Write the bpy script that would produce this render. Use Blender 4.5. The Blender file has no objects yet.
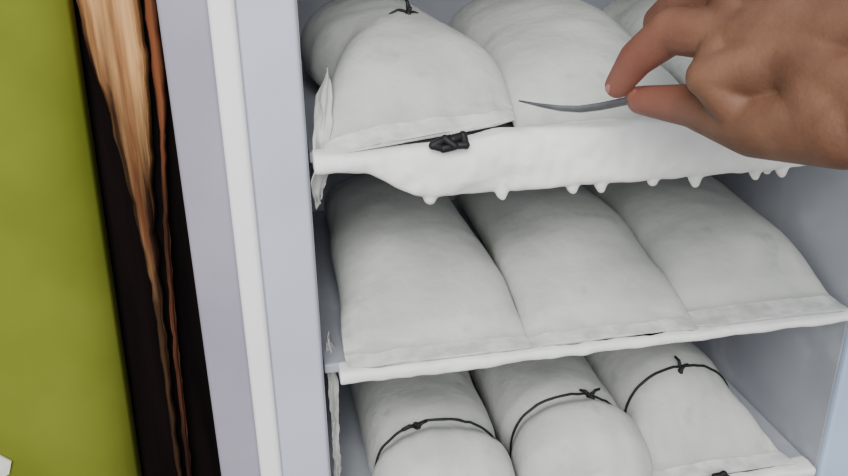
import bpy, bmesh, math, random
from mathutils import Vector, noise, Matrix
random.seed(3)
scn=bpy.context.scene
def srgb(r,g,b):
    f=lambda c:(c/255/12.92) if c/255<=.04045 else ((c/255+.055)/1.055)**2.4
    return (f(r),f(g),f(b),1)
# ---------- materials ----------
def mat(name,c1,c2=None,scale=20,rough=.5,bump=.0,bscale=80,detail=4,stretch=(1,1,1),spec=.4,sss=0,coat=0,ramp=(.35,.65),metal=0,spots=None,char=None):
    m=bpy.data.materials.new(name); m.use_nodes=True
    nt=m.node_tree; b=nt.nodes['Principled BSDF']
    b.inputs['Roughness'].default_value=rough
    b.inputs['Specular IOR Level'].default_value=spec
    b.inputs['Metallic'].default_value=metal
    if sss:
        b.inputs['Subsurface Weight'].default_value=sss
        b.inputs['Subsurface Radius'].default_value=(1,.95,.9)
        b.inputs['Subsurface Scale'].default_value=.01
    tc=nt.nodes.new('ShaderNodeTexCoord'); mp=nt.nodes.new('ShaderNodeMapping')
    mp.inputs['Scale'].default_value=stretch
    nt.links.new(tc.outputs['Object'],mp.inputs[0])
    n=nt.nodes.new('ShaderNodeTexNoise'); n.inputs['Scale'].default_value=scale; n.inputs['Detail'].default_value=detail
    nt.links.new(mp.outputs[0],n.inputs['Vector'])
    r=nt.nodes.new('ShaderNodeValToRGB')
    r.color_ramp.elements[0].position=ramp[0]; r.color_ramp.elements[1].position=ramp[1]
    r.color_ramp.elements[0].color=c1; r.color_ramp.elements[1].color=c2 or c1
    nt.links.new(n.outputs['Fac'],r.inputs[0]); out=r.outputs[0]
    def mixin(fac,col):
        nonlocal out
        mx=nt.nodes.new('ShaderNodeMix'); mx.data_type='RGBA'
        nt.links.new(fac,mx.inputs[0]); nt.links.new(out,mx.inputs[6]); mx.inputs[7].default_value=col
        out=mx.outputs[2]
    for sp_ in (spots or []):
        ns=nt.nodes.new('ShaderNodeTexNoise'); ns.inputs['Scale'].default_value=sp_[0]; ns.inputs['Detail'].default_value=3
        nt.links.new(tc.outputs['Object'],ns.inputs['Vector'])
        mr=nt.nodes.new('ShaderNodeMapRange'); mr.inputs[1].default_value=sp_[1]; mr.inputs[2].default_value=sp_[1]+.10; mr.inputs[4].default_value=sp_[2]
        nt.links.new(ns.outputs['Fac'],mr.inputs[0]); mixin(mr.outputs[0],sp_[3])
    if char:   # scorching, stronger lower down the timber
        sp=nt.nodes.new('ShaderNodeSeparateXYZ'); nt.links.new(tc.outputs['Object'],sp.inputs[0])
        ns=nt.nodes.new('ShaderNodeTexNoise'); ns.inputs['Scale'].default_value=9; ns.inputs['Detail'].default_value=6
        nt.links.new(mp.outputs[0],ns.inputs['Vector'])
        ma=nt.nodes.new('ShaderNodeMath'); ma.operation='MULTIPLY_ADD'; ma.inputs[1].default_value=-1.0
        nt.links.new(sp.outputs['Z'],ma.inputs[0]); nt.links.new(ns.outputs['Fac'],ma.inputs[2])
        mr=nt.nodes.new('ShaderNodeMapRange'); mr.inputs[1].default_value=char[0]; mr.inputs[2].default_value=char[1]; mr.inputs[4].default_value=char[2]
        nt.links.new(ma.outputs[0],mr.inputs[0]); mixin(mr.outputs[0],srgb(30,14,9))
    nt.links.new(out,b.inputs['Base Color'])
    if bump:
        n2=nt.nodes.new('ShaderNodeTexNoise'); n2.inputs['Scale'].default_value=bscale; n2.inputs['Detail'].default_value=5
        nt.links.new(mp.outputs[0],n2.inputs['Vector'])
        bp=nt.nodes.new('ShaderNodeBump'); bp.inputs['Strength'].default_value=bump; bp.inputs['Distance'].default_value=.003
        nt.links.new(n2.outputs['Fac'],bp.inputs['Height']); nt.links.new(bp.outputs[0],b.inputs['Normal'])
    return m
M_bag=mat('frosted_bag',srgb(186,189,184),srgb(210,212,207),scale=14,rough=.5,bump=.28,bscale=110,sss=.12,ramp=(.3,.7),
    spots=[(26,.63,.35,srgb(146,151,147))],spec=.35)
M_flap=mat('plastic_seal',srgb(206,209,205),srgb(236,238,234),scale=60,rough=.32,bump=.6,bscale=70,spec=.5)
M_frost=mat('frost',srgb(240,241,238),srgb(251,251,249),scale=30,rough=.75,bump=.35,bscale=90,sss=.2,spec=.2)
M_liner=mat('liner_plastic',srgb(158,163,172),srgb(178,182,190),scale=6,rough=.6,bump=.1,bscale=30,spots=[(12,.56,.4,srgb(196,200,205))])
M_face=mat('flange_lavender',srgb(188,191,208),srgb(197,200,216),scale=8,rough=.4)
M_fblue=mat('flange_blue',srgb(178,200,230),srgb(190,210,236),scale=8,rough=.4)
M_white=mat('gasket_white',srgb(248,246,248),srgb(253,251,252),scale=8,rough=.45)
M_grey=mat('cabinet_grey',srgb(150,146,162),srgb(162,157,172),scale=10,rough=.5)
M_band=mat('black_rubber',srgb(14,14,17),srgb(26,26,30),scale=50,rough=.6)
M_green=mat('olive_paint',srgb(108,117,36),srgb(128,136,48),scale=5,rough=.85,bump=.15,bscale=18,spec=.15,spots=[(30,.66,.6,srgb(80,86,30))])
M_black=mat('black_wood',srgb(5,3,4),srgb(18,11,10),scale=12,rough=.95,bump=.6,bscale=30,stretch=(4,4,.4),spec=.1)  # near-black, for the plinth and the board painted as gap darkness
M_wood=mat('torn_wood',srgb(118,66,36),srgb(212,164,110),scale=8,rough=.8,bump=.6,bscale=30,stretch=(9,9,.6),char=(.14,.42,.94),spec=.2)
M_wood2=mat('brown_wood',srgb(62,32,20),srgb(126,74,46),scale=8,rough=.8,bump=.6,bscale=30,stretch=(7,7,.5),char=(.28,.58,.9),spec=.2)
M_metal=mat('dull_steel',srgb(95,98,102),srgb(135,138,142),scale=30,rough=.4,metal=.6)
M_paper=mat('peeled_plaster',srgb(215,215,205),srgb(235,235,228),scale=30,rough=.8)
M_floor=mat('floor_cement',srgb(120,112,104),srgb(140,132,122),scale=5,rough=.8,bump=.2)
M_nail=mat('fingernail',srgb(160,110,94),srgb(170,120,104),scale=20,rough=.3,spec=.5)
# ---------- helpers ----------
def obj(name,bm,m,parent=None,smooth=True):
    me=bpy.data.meshes.new(name); bmesh.ops.recalc_face_normals(bm,faces=bm.faces)
    bm.to_mesh(me); bm.free()
    if smooth:
        for p in me.polygons: p.use_smooth=True
    o=bpy.data.objects.new(name,me); scn.collection.objects.link(o)
    if m: me.materials.append(m)
    if parent: o.parent=parent
    return o
def empty(name,loc=(0,0,0)):
    e=bpy.data.objects.new(name,None); scn.collection.objects.link(e); e.empty_display_size=.05
    return e
def box(name,a,b,m,parent=None,bev=.002,seg=2):
    bm=bmesh.new(); bmesh.ops.create_cube(bm,size=1)
    for v in bm.verts:
        v.co=Vector([(a[i]+b[i])/2+v.co[i]*(b[i]-a[i]) for i in range(3)])
    if bev: bmesh.ops.bevel(bm,geom=bm.edges[:],offset=bev,segments=seg,affect='EDGES',profile=.5)
    return obj(name,bm,m,parent,smooth=False)
def tube(bm,pts,rads,n=10,closed=False):
    pts=[Vector(p) for p in pts]; rings=[]; N=len(pts)
    if not hasattr(rads,'__len__'): rads=[rads]*N
    up=Vector((.13,.21,.97)).normalized()
    for i,p in enumerate(pts):
        t=(pts[(i+1)%N]-pts[i-1]) if closed else (pts[min(i+1,N-1)]-pts[max(i-1,0)])
        t.normalize(); a=t.cross(up)
        if a.length<.05: a=t.cross(Vector((1,0,0)))
        a.normalize(); b=t.cross(a)
        rings.append([bm.verts.new(p+(a*math.cos(k*2*math.pi/n)+b*math.sin(k*2*math.pi/n))*rads[i]) for k in range(n)])
    for i in range(N if closed else N-1):
        A=rings[i];B=rings[(i+1)%N]
        for k in range(n): bm.faces.new((A[k],A[(k+1)%n],B[(k+1)%n],B[k]))
    if not closed:
        bm.faces.new(rings[0]); bm.faces.new(rings[-1][::-1])
def interp(tab,t):
    n=len(tab)
    if t<=tab[0][0]: return tab[0][1]
    if t>=tab[-1][0]: return tab[-1][1]
    hs=[tab[i+1][0]-tab[i][0] for i in range(n-1)]; ds=[(tab[i+1][1]-tab[i][1])/hs[i] for i in range(n-1)]
    def slope(i):
        if i==0: return ds[0]
        if i==n-1: return ds[-1]
        a,b=ds[i-1],ds[i]
        if a*b<=0: return 0
        w1=2*hs[i]+hs[i-1]; w2=hs[i]+2*hs[i-1]
        return (w1+w2)/(w1/a+w2/b)
    for i in range(n-1):
        if t<=tab[i+1][0]:
            h=hs[i]; s=(t-tab[i][0])/h
            return (2*s**3-3*s*s+1)*tab[i][1]+(s**3-2*s*s+s)*h*slope(i)+(-2*s**3+3*s*s)*tab[i+1][1]+(s**3-s*s)*h*slope(i+1)
def capsule(bm,p,q,r1,r2,sub=2):
    t=bmesh.new()
    bmesh.ops.create_icosphere(t,subdivisions=sub,radius=r1,matrix=Matrix.Translation(p))
    bmesh.ops.create_icosphere(t,subdivisions=sub,radius=r2,matrix=Matrix.Translation(q))
    res=bmesh.ops.convex_hull(t,input=t.verts[:])
    dl=list({g for g in res['geom_interior']+res['geom_unused'] if isinstance(g,bmesh.types.BMVert)})
    bmesh.ops.delete(t,geom=dl,context='VERTS')
    me=bpy.data.meshes.new('tmp'); t.to_mesh(me); t.free(); bm.from_mesh(me); bpy.data.meshes.remove(me)
# ---------- bag ----------
def bag_cx(spec,v):
    return spec['x']+spec.get('skew',0)*v+(interp(spec['cx'],v) if 'cx' in spec else 0)
def bag_pt(spec,v,phi):
    L=spec['L']; w=interp(spec['w'],v); h=interp(spec['h'],v)
    c,s=math.cos(phi),math.sin(phi)
    e=.85
    x=w/2*math.copysign(abs(c)**e,c)
    mid=.42
    z=h*mid+(h*(1-mid)*abs(s)**.95 if s>0 else -h*mid*abs(s)**.6)
    y=spec['y0']+v*L
    k=max(0,1-v/.35)
    y+=spec.get('shear',0)*(x/w)*k
    z+=spec.get('lift',0)*max(0,x/w+.5)*k
    p=Vector((bag_cx(spec,v)+x,y,spec['z']+z))
    q=p*12+Vector((spec['seed']*7,0,0))
    n1=noise.noise(q); n2=noise.noise(p*38+Vector((spec['seed'],3,1)))
    amp=min(1,h/.05)
    ends=max(0,1-v/.25)+max(0,(v-.85)/.15)
    fold=noise.noise(Vector((p.x*70,p.y*14,spec['seed']*3.1)))+.6*noise.noise(Vector((p.x*150,p.y*25,spec['seed']*1.7)))
    neck=0
    if 'vb' in spec: neck=max(0,1-abs(v-spec['vb'])/.10)
    d=.005*n1*amp+.0012*n2*amp+.0042*fold*ends*min(1,h/.03+.3)+.0022*neck*noise.noise(Vector((p.x*110,p.y*10,spec['seed'])))
    p.z+=d*(1 if s>-.2 else 0)
    p.x+=.003*n1*amp*(1 if c>0 else -1)
    if v<.06: p.y+=.005*noise.noise(Vector((p.x*40,spec['seed'],0)))+.002*noise.noise(Vector((p.x*130,spec['seed'],0)))
    p.z=max(p.z,spec['z']+.0005)
    return p
def bag(spec,bands=(),flap=0,arc=None):
    par=empty('frozen_water_bag')
    bm=bmesh.new(); NV=120; NP=72; rings=[]; vs=[]
    for i in range(NV+1):
        v=(i/NV)**1.4; vs.append(v)
        rings.append([bm.verts.new(bag_pt(spec,v,2*math.pi*k/NP)) for k in range(NP)])
    for i,(A,B) in enumerate(zip(rings,rings[1:])):
        for k in range(NP):
            f=bm.faces.new((A[k],A[(k+1)%NP],B[(k+1)%NP],B[k]))
            if vs[i+1]<=flap: f.material_index=1
    bm.faces.new(rings[0]); bm.faces.new(rings[-1][::-1])
    o=obj('plastic_bag',bm,M_bag,par); o.data.materials.append(M_flap)
    for (vb,kx,klen) in bands:
        bm=bmesh.new(); pts=[]
        cx=bag_cx(spec,vb)
        a0,a1=(0,2*math.pi) if not arc else arc
        for k in range(60):
            phi=a0+(a1-a0)*k/60
            p=bag_pt(spec,vb+.015*math.sin(phi*1.0),phi); c=Vector((cx,p.y,spec['z']+interp(spec['h'],vb)*.45))
            off=.0004 if not arc else .0008-.004*(abs(2*k/60-1))**4
            pts.append(p+(p-c).normalized()*off)
        tube(bm,pts,.0016,8,closed=not arc)
        phi=math.acos(max(-1,min(1,kx)))
        k0=bag_pt(spec,vb,phi)+Vector((0,0,.002))
        for s in range(3):
            dx=Vector((random.uniform(-1,1)*.004,random.uniform(-.5,1)*.004,.003))
            capsule(bm,k0-dx*.6,k0+dx,.0026,.002,1)
        for (dx,dy,dz) in klen:
            pe=k0+Vector((dx,dy,dz)); pm=k0+Vector((dx*.5,dy*.4,dz*.7+.002))
            tube(bm,[k0,pm,pe],[.002,.0017,.0014],7)
        obj('rubber_band',bm,M_band,par)
    return par
def pillow(x,z,w,seed,skew=0,y0=-.004,L=.37,hs=1,flap=.05,bands=(),wb=.86,**kw):
    ph=[(0,.003),(flap,.006),(flap+.05,.024),(.22,.050),(.4,.070),(.62,.080),(.88,.072),(.97,.03),(1,.006)]
    return bag(dict(x=x,z=z,y0=y0,L=L,seed=seed,skew=skew,
        w=[(0,w*.99),(.05,w),(.25,w*.965),(.6,w*(1+wb)/2*.98),(1,w*wb)],
        h=[(a,b*hs if a>.06 else b) for a,b in ph],**kw),bands,flap)
Z1,Z2,Z3=.1975,.0035,-.187
pillow(.0925,Z2,.168,1,skew=.0,flap=.045)
pillow(.257,Z2,.165,2,skew=.002,flap=.04)
pillow(.418,Z2,.162,3,skew=-.004,flap=.075,y0=-.002,wb=.84)
def tied(x,seed,vb,kx,kl,y0=-.03,w=.14,h=.095,front=None,skew=0,L=.38,z=Z3,flap=0,hh=None,arc=None,**kw):
    wt=front or [(0,.03),(.05,w*.8),(.14,w*1.0),(vb-.06,w*1.0),(vb,w*.90),(vb+.08,w*.97),(.7,w*.97),(1,w*.7)]
    ht=[(0,.003),(.04,h*.45),(.13,h*.9),(vb-.05,h),(vb,h*.93),(vb+.08,h*.97),(.8,h*.93),(.96,h*.5),(1,.01)]
    bag(dict(x=x,z=z,y0=y0,L=L,seed=seed,skew=skew,w=wt,h=hh or ht,vb=vb,**kw),[(vb,kx,kl)],flap,arc)
tied(.097,4,.24,-.25,[(-.016,-.004,.002),(.012,.006,.001)],y0=-.05)
tied(.241,5,.26,.25,[(.012,.004,.004),(-.008,.008,.003)],y0=-.045,skew=.005)
tied(.386,6,.24,.0,[(-.002,.012,.010),(.010,.004,.003)],y0=.010,w=.135,L=.33,flap=.05,cx=[(0,.014),(.24,-.002),(1,-.002)],
     front=[(0,.166),(.03,.166),(.13,.148),(.24,.126),(.32,.130),(.7,.13),(1,.1)],
     hh=[(0,.003),(.05,.007),(.10,.028),(.17,.062),(.24,.084),(.32,.092),(.8,.088),(.96,.045),(1,.01)])
tied(.078,7,.38,.1,[(-.001,.003,.010),(.002,.006,.005)],y0=.002,w=.15,h=.096,L=.38,z=Z1,flap=.045,shear=.028,lift=.011,arc=(1.25,1.75),
     cx=[(0,.002),(.25,.012),(.38,.010),(.5,-.002),(1,-.006)],
     front=[(0,.160),(.04,.162),(.15,.158),(.28,.138),(.38,.112),(.50,.138),(.7,.146),(1,.1)],
     hh=[(0,.003),(.045,.012),(.13,.048),(.24,.074),(.38,.086),(.5,.088),(.8,.086),(.96,.04),(1,.01)])
pillow(.247,Z1,.168,8,skew=.0,hs=1.1,y0=.006)
pillow(.416,Z1,.164,9,skew=.01,hs=1.05,y0=.006)
# black rubber knots
bm=bmesh.new(); k=Vector((.096,-.019,.2045))
for a,b in [((-.013,0,-.001),(-.003,.002,.003)),((-.003,.002,.003),(.004,-.002,-.002)),((.003,0,.003),(.011,.002,.005)),((.004,0,-.002),(.013,-.001,-.002)),((.011,.002,.005),(.013,0,-.003)),((-.012,0,-.001),(-.005,0,-.004)),((-.005,0,-.004),(.004,0,-.003))]:
    capsule(bm,k+Vector(a),k+Vector(b),.0036,.0030,2)
obj('tied_rubber_knot',bm,M_band)
bm=bmesh.new(); k=Vector((.390,-.001,-.179))
for a,b in [((-.008,0,.002),(.0,0,.003)),((0,0,.003),(.010,0,-.004)),((.002,0,.004),(.006,0,-.002))]:
    capsule(bm,k+Vector(a),k+Vector(b),.0035,.003,2)
obj('tied_rubber_knot',bm,M_band)
# ---------- frost-covered shelves ----------
def shelf(zt,fn_bot,fn_top,drips,seed,y1=.40,xa=-.008,xb=.503,front=-.006,lump=1):
    par=empty('frosted_freezer_shelf')
    box('shelf_plate',(-.010,.012,zt-.010),(.503,y1,zt-.0005),M_liner,par)
    bm=bmesh.new(); NX=170; NP=24; rings=[]
    for i in range(NX+1):
        x=xa+(xb-xa)*i/NX
        zb=fn_bot(x)+.0015*noise.noise(Vector((x*60,seed,0))); zz=fn_top(x)+.001*lump*noise.noise(Vector((x*40,seed,5)))
        r=[]
        for k in range(NP):
            ph=2*math.pi*k/NP; c,s=math.cos(ph),math.sin(ph)
            y=front+.013+ .013*math.copysign(abs(c)**.5,c); z=(zb+zz)/2+(zz-zb)/2*math.copysign(abs(s)**.7,s)
            n=noise.noise(Vector((x*25,z*35,seed)))+.4*noise.noise(Vector((x*90,z*90,seed)))
            y-=.003*lump*n if c<0 else 0
            r.append(bm.verts.new((x,y,z)))
        rings.append(r)
    for A,B in zip(rings,rings[1:]):
        for k in range(NP): bm.faces.new((A[k],A[(k+1)%NP],B[(k+1)%NP],B[k]))
    bm.faces.new(rings[0]); bm.faces.new(rings[-1][::-1])
    for (x,l,r) in drips:
        zb=fn_bot(x)
        capsule(bm,Vector((x,front+.010,zb+.010)),Vector((x,front+.009,zb-.001)),r*1.7,r*1.15,2)
        capsule(bm,Vector((x,front+.009,zb)),Vector((x+.0005,front+.008,zb-l)),r*1.1,r*.75,2)
    o=obj('frost_lip',bm,M_frost,par)
    md=o.modifiers.new('r','REMESH'); md.mode='VOXEL'; md.voxel_size=.0014; md.use_smooth_shade=True
    s=o.modifiers.new('s','SMOOTH'); s.iterations=4
    return par
b1=lambda x: interp([(-.01,.184),(.030,.182),(.045,.174),(.062,.164),(.083,.157),(.11,.156),(.2,.157),(.3,.156),(.42,.158),(.46,.168),(.51,.176)],x)
t1=lambda x: interp([(-.01,.200),(.05,.199),(.10,.2015),(.15,.208),(.2,.208),(.3,.207),(.42,.204),(.51,.200)],x)
drips1=[(.083,.003,.005),(.143,.004,.0045),(.204,.004,.0048),(.229,.005,.0048),(.276,.002,.0042),(.315,.006,.0052),(.3715,.005,.0045),(.383,.002,.003),(.397,.005,.0048)]
shelf(.196,b1,t1,drips1,1,front=-.014,xb=.47,lump=1.6)
b2=lambda x: interp([(-.01,-.009),(.1,-.011),(.16,-.008),(.35,-.007),(.51,-.005)],x)
shelf(.002,b2,lambda x:.0035,[],2,front=-.010,xa=.002)
shelf(-.188,lambda x:-.200,lambda x:-.1875,[(.1,.002,.004),(.3,.002,.004)],3,front=.0)
# crumpled plastic at the left of the upper shelf
def crumple(pts,w,seed):
    bm=bmesh.new(); NU=90; NW=16; g=[]
    for i in range(NU+1):
        t=i/NU
        cx,cy,cz=[interp([(a/(len(pts)-1),p[j]) for a,p in enumerate(pts)],t) for j in range(3)]
        ww=w*(.85+.5*noise.noise(Vector((t*6,seed,2))))*min(1,.3+4*t*(1-t)*1.4)
        row=[]
        for j in range(NW+1):
            u=j/NW-.5
            n=noise.noise(Vector((cz*28,u*2.5,seed))); n2=noise.noise(Vector((cz*90,u*5,seed+5)))
            row.append(bm.verts.new((cx+u*ww+.002*n2,cy+u*ww*.7+.008*n+.003*n2,cz+.002*n2+.01*u)))
        g.append(row)
    for A,B in zip(g,g[1:]):
        for j in range(NW): bm.faces.new((A[j],A[j+1],B[j+1],B[j]))
    o=obj('crumpled_plastic_film',bm,M_bag); s=o.modifiers.new('s','SOLIDIFY'); s.thickness=.0008
    return o
crumple([(.010,.05,.250),(.006,.038,.238),(.003,.022,.22),(.0,.010,.203),(-.001,.008,.186),(-.003,.014,.166),(-.004,.02,.15)],.016,1)
crumple([(-.004,.04,.012),(-.003,.035,-.01),(-.002,.035,-.04),(-.003,.036,-.08),(-.003,.036,-.12),(-.003,.036,-.16)],.009,6)
# ---------- freezer cabinet ----------
fz=empty('upright_freezer')
XL,XR=-.0125,.506; ZT,ZB=.46,-.62; D=.46
box('left_side_panel',(-.107,.003,-.78),(XL,D+.06,.56),M_grey,fz,.003)
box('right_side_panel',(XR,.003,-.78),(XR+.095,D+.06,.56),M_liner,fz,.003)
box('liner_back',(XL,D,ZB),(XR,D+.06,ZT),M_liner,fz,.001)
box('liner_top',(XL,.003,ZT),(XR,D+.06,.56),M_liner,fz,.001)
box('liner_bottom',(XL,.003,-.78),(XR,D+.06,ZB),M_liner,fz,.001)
box('left_inner_liner',(XL-.001,.002,ZB),(XL+.001,D,ZT),M_liner,fz,0)
box('front_flange_left',(-.056,-.004,-.78),(XL,.006,.56),M_face,fz,.0035,4)
box('front_flange_right',(XR,-.004,-.78),(XR+.045,.006,.56),M_fblue,fz,.0035,4)
box('cabinet_edge_right',(XR+.062,-.003,-.78),(XR+.097,.006,.56),M_grey,fz,.003,3)
box('gasket_strip_left',(-.0735,-.011,-.78),(-.055,.004,.56),M_white,fz,.0045,5)
box('gasket_strip_right',(XR+.045,-.011,-.78),(XR+.0625,.004,.56),M_white,fz,.0045,5)
box('cabinet_edge_left',(-.108,-.003,-.78),(-.073,.006,.56),M_grey,fz,.004,4)
box('plinth',(-.1,.02,-.9),(XR+.09,D+.04,-.78),M_black,fz,.002)
# ---------- surroundings ----------
box('floor',(-2.5,-2.2,-.95),(2.5,1.2,-.9),M_floor,None,0)
bm=bmesh.new(); prof=[(-2.5,.075),(-.27,.075),(-.255,.076),(-.24,.079),(-.226,.084),(-.214,.091),(-.204,.099),(-.196,.109),(-.192,.118),(-2.5,.118)]
lo=[bm.verts.new((x-(.030 if x>-1 else 0),y,-.9)) for x,y in prof]; hi=[bm.verts.new((x+(.026 if x>-1 else 0),y,1.0)) for x,y in prof]
n=len(prof)
for i in range(n): bm.faces.new((lo[i],lo[(i+1)%n],hi[(i+1)%n],hi[i]))
bm.faces.new(lo); bm.faces.new(hi[::-1])
obj('wall_left',bm,M_green,None,True)
box('wall_back',(-.2,.62,-.9),(2.5,.75,1.4),M_green,None,0)
post=empty('splintered_wooden_post')
box('dark_gap_board',(-.235,.126,-.9),(-.1095,.16,1.0),M_black,post,.004)  # board painted black as the shade in the gap beside the freezer
def slat(name,L,Rr,y,th,m,seed,amp=.003):
    bm=bmesh.new(); zs=[L[0][0]+(L[-1][0]-L[0][0])*i/160 for i in range(161)]
    f=lambda tab,z: next((x0+(x1-x0)*(z-z0)/(z1-z0) for (z0,x0),(z1,x1) in zip(tab,tab[1:]) if (z-z0)*(z-z1)<=0),tab[-1][1])
    rows=[]
    for z in zs:
        l=f(L,z)+amp*noise.noise(Vector((z*50,seed,0)))+amp*.5*noise.noise(Vector((z*160,seed,0)))
        r=f(Rr,z)+amp*noise.noise(Vector((z*45,seed,9)))+amp*.5*noise.noise(Vector((z*140,seed,7)))
        if r<l+.002: r=l+.002
        row=[]
        for k in range(9):
            s=k/8; x=l+(r-l)*s; yy=y-th*(1-(2*s-1)**4)+.003*noise.noise(Vector((x*160,z*6,seed)))
            row.append(bm.verts.new((x,yy,z)))
        rows.append(row)
    for A,B in zip(rows,rows[1:]):
        for k in range(8): bm.faces.new((A[k],A[k+1],B[k+1],B[k]))
    o=obj(name,bm,m,post); s=o.modifiers.new('s','SOLIDIFY'); s.thickness=.004; s.offset=-1
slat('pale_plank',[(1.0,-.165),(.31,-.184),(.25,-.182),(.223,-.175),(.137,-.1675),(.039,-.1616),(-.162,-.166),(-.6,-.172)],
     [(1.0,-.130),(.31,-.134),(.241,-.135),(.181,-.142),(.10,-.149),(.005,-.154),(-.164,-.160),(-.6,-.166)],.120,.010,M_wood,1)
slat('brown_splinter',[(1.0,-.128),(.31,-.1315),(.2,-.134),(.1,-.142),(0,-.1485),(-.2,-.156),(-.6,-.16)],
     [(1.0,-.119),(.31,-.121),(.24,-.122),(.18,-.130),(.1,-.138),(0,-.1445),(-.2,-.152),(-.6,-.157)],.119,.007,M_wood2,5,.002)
bm=bmesh.new()
c=[bm.verts.new((x,.0735+.001*(i%2),z)) for i,(x,z) in enumerate([(-.335,-.045),(-.319,-.055),(-.311,-.070),(-.315,-.088),(-.302,-.100),(-.307,-.114),(-.335,-.125)])]
bm.faces.new(c); o=obj('peeling_plaster',bm,M_paper,None,False); s=o.modifiers.new('s','SOLIDIFY'); s.thickness=.002
# ---------- hand ----------
H={'fore':(.375,-.40,.318),'fore2':(.330,-.325,.309),'wA':(.2900,-.2389,.3100),'wB':(.2740,-.2585,.2742),'pc':(.2684,-.1985,.2908),'pl':(.2603,-.228,.2637),
'iM':(.243,-.1461,.2980),'iP':(.2235,-.1100,.2965),'iD':(.2105,-.0900,.2760),'iT':(.2056,-.0734,.2543),
'mM':(.2553,-.1283,.3193),'mP':(.2440,-.0859,.312),'mD':(.2400,-.058,.2956),'mT':(.2393,-.0563,.2787),
'rM':(.269,-.117,.339),'rP':(.260,-.072,.334),'rD':(.262,-.047,.316),'rT':(.268,-.056,.2985),
'pM':(.287,-.107,.355),'pP':(.282,-.064,.3536),'pD':(.282,-.047,.3355),'pT':(.288,-.057,.323),
'tC':(.261,-.239,.262),'tM':(.2460,-.182,.2500),'tI':(.2360,-.1265,.2500),'tT':(.2220,-.0785,.2440),
'web':(.2240,-.1580,.2760)}
H={k:Vector(v) for k,v in H.items()}
bm=bmesh.new()
def chain(*seq):
    for (a,ra),(b,rb) in zip(seq,seq[1:]): capsule(bm,H[a],H[b],ra,rb,3)
chain(('iM',.0165),('iP',.0152),('iD',.0126),('iT',.0094))
chain(('mM',.0165),('mP',.0145),('mD',.0110),('mT',.0090))
chain(('rM',.0150),('rP',.0130),('rD',.0105),('rT',.0085))
chain(('pM',.0130),('pP',.0108),('pD',.0090),('pT',.0075))
chain(('tC',.022),('tM',.0192),('tI',.0146),('tT',.0104))
for k in ('iM','mM','rM','pM'): chain(('wA',.024),(k,.0160))
chain(('wB',.023),('iM',.0160)); chain(('wB',.025),('tM',.0190)); chain(('wA',.024),('wB',.023))
chain(('iM',.0165),('mM',.0165),('rM',.0150),('pM',.0130))
chain(('web',.0120),('iM',.015)); chain(('web',.0120),('tM',.0165)); chain(('web',.013),('pc',.025)); chain(('pc',.025),('pl',.024)); chain(('pc',.024),('rM',.0150))
chain(('wA',.027),('fore2',.031),('fore',.038)); chain(('wB',.027),('fore2',.031))
m=bpy.data.materials.new('skin'); m.use_nodes=True; nt=m.node_tree; b=nt.nodes['Principled BSDF']
b.inputs['Roughness'].default_value=.55; b.inputs['Specular IOR Level'].default_value=.3
b.inputs['Subsurface Weight'].default_value=.12; b.inputs['Subsurface Radius'].default_value=(1,.35,.2); b.inputs['Subsurface Scale'].default_value=.005
tc=nt.nodes.new('ShaderNodeTexCoord'); n=nt.nodes.new('ShaderNodeTexNoise'); n.inputs['Scale'].default_value=30; n.inputs['Detail'].default_value=5
nt.links.new(tc.outputs['Object'],n.inputs['Vector'])
r=nt.nodes.new('ShaderNodeValToRGB'); r.color_ramp.elements[0].color=srgb(96,64,48); r.color_ramp.elements[1].color=srgb(126,90,70); r.color_ramp.elements[0].position=.3; r.color_ramp.elements[1].position=.7
nt.links.new(n.outputs['Fac'],r.inputs[0])
vm=nt.nodes.new('ShaderNodeVectorMath'); vm.operation='DISTANCE'; vm.inputs[1].default_value=(.213,-.08,.256)
nt.links.new(tc.outputs['Object'],vm.inputs[0])
mr=nt.nodes.new('ShaderNodeMapRange'); mr.inputs[1].default_value=.015; mr.inputs[2].default_value=.08; mr.inputs[3].default_value=.6; mr.inputs[4].default_value=0
nt.links.new(vm.outputs['Value'],mr.inputs[0])
mx=nt.nodes.new('ShaderNodeMix'); mx.data_type='RGBA'; nt.links.new(mr.outputs[0],mx.inputs[0]); nt.links.new(r.outputs[0],mx.inputs[6]); mx.inputs[7].default_value=srgb(150,92,82)
nt.links.new(mx.outputs[2],b.inputs['Base Color'])
v=nt.nodes.new('ShaderNodeTexVoronoi'); v.inputs['Scale'].default_value=420; nt.links.new(tc.outputs['Object'],v.inputs['Vector'])
bp=nt.nodes.new('ShaderNodeBump'); bp.inputs['Strength'].default_value=.2; bp.inputs['Distance'].default_value=.0008
nt.links.new(v.outputs['Distance'],bp.inputs['Height']); nt.links.new(bp.outputs[0],b.inputs['Normal'])
hand=empty('human_hand')
o=obj('skin',bm,m,hand)
md=o.modifiers.new('r','REMESH'); md.mode='VOXEL'; md.voxel_size=.0013; md.use_smooth_shade=True
s=o.modifiers.new('s','SMOOTH'); s.iterations=14; s.factor=.6
def nail(a,b,nrm,rad,w):
    A,B=H[a],H[b]; t=(B-A).normalized(); nrm=Vector(nrm); nrm=(nrm-t*nrm.dot(t)).normalized(); s=t.cross(nrm)
    c=B+nrm*rad-t*.001
    bm=bmesh.new(); bmesh.ops.create_uvsphere(bm,u_segments=20,v_segments=12,radius=1)
    for q in bm.verts:
        x,y,z=q.co; q.co=c+t*(x*.0062)+s*(y*w)+nrm*(z*.0012-.0022*y*y-.0006*x*x)
    obj('nail_'+b,bm,M_nail,hand)
nail('tI','tT',(-.2,-.35,.9),.0094,.0050)
nail('iD','iT',(-.75,-.45,.2),.0084,.0046)
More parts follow.
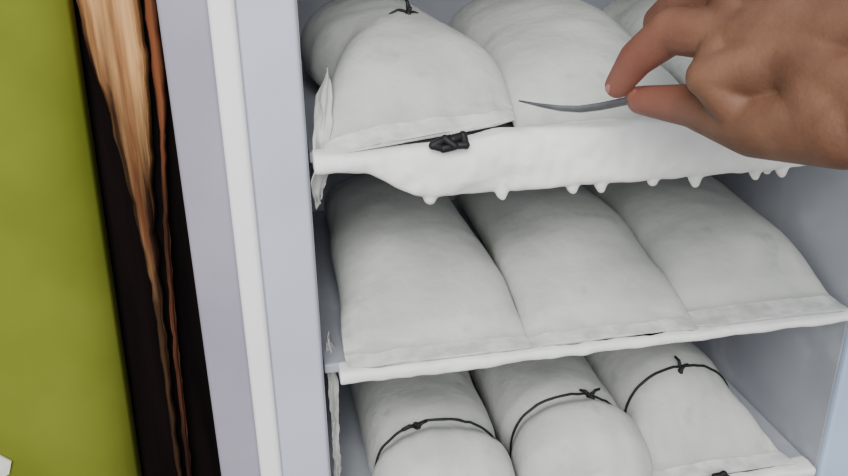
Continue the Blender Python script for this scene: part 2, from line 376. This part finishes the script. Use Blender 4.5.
# ---------- metal blade ----------
pts=[(.153,-.0114,.2325),(.165,-.022,.231),(.178,-.035,.2305),(.190,-.045,.2315),(.2017,-.0545,.235),(.213,-.064,.2395),(.223,-.0746,.2446),(.236,-.088,.252)]
wd=[.0005,.0016,.0026,.0030,.0032,.0032,.0030,.0028]
bm=bmesh.new(); rr=[]
for i,p in enumerate(pts):
    p=Vector(p); t=(Vector(pts[min(i+1,7)])-Vector(pts[max(i-1,0)])).normalized()
    up=Vector((0,-.3,1)); up=(up-t*up.dot(t)).normalized(); s=t.cross(up)
    rr.append([bm.verts.new(p+up*wd[i]*math.cos(k*math.pi/4)+s*.0010*math.sin(k*math.pi/4)) for k in range(8)])
for A,B in zip(rr,rr[1:]):
    for k in range(8): bm.faces.new((A[k],A[(k+1)%8],B[(k+1)%8],B[k]))
bm.faces.new(rr[0]); bm.faces.new(rr[-1][::-1])
obj('curved_metal_blade',bm,M_metal)
# ---------- light ----------
w=bpy.data.worlds.new('w'); scn.world=w; w.use_nodes=True
w.node_tree.nodes['Background'].inputs[0].default_value=(.92,.95,1,1); w.node_tree.nodes['Background'].inputs[1].default_value=.66
def area(name,loc,target,size,e,col=(1,1,1)):
    l=bpy.data.lights.new(name,'AREA'); l.size=size; l.energy=e; l.color=col
    o=bpy.data.objects.new(name,l); scn.collection.objects.link(o); o.location=loc
    o.rotation_euler=(Vector(target)-Vector(loc)).to_track_quat('-Z','Y').to_euler()
area('added_soft_light',(-.4,-1.7,1.25),(.2,.1,.05),1.2,60,(1,.985,.96))  # added soft light above and behind the camera, no actual window there
# ---------- camera ----------
psi=math.radians(11); th=math.radians(22.7); ro=math.radians(0.8)
F=Vector((math.sin(psi)*math.cos(th),math.cos(psi)*math.cos(th),-math.sin(th)))
R=Vector((math.cos(psi),-math.sin(psi),0)); U=R.cross(F)
R2=R*math.cos(ro)-U*math.sin(ro); U2=U*math.cos(ro)+R*math.sin(ro)
cam=bpy.data.cameras.new('cam'); co=bpy.data.objects.new('cam',cam); scn.collection.objects.link(co)
Mx=Matrix((R2,U2,-F)).transposed().to_4x4(); Mx.translation=Vector((-.038,-.6,.375)); co.matrix_world=Mx
cam.sensor_width=36; cam.lens=800*36/848; cam.clip_start=.01
scn.camera=co
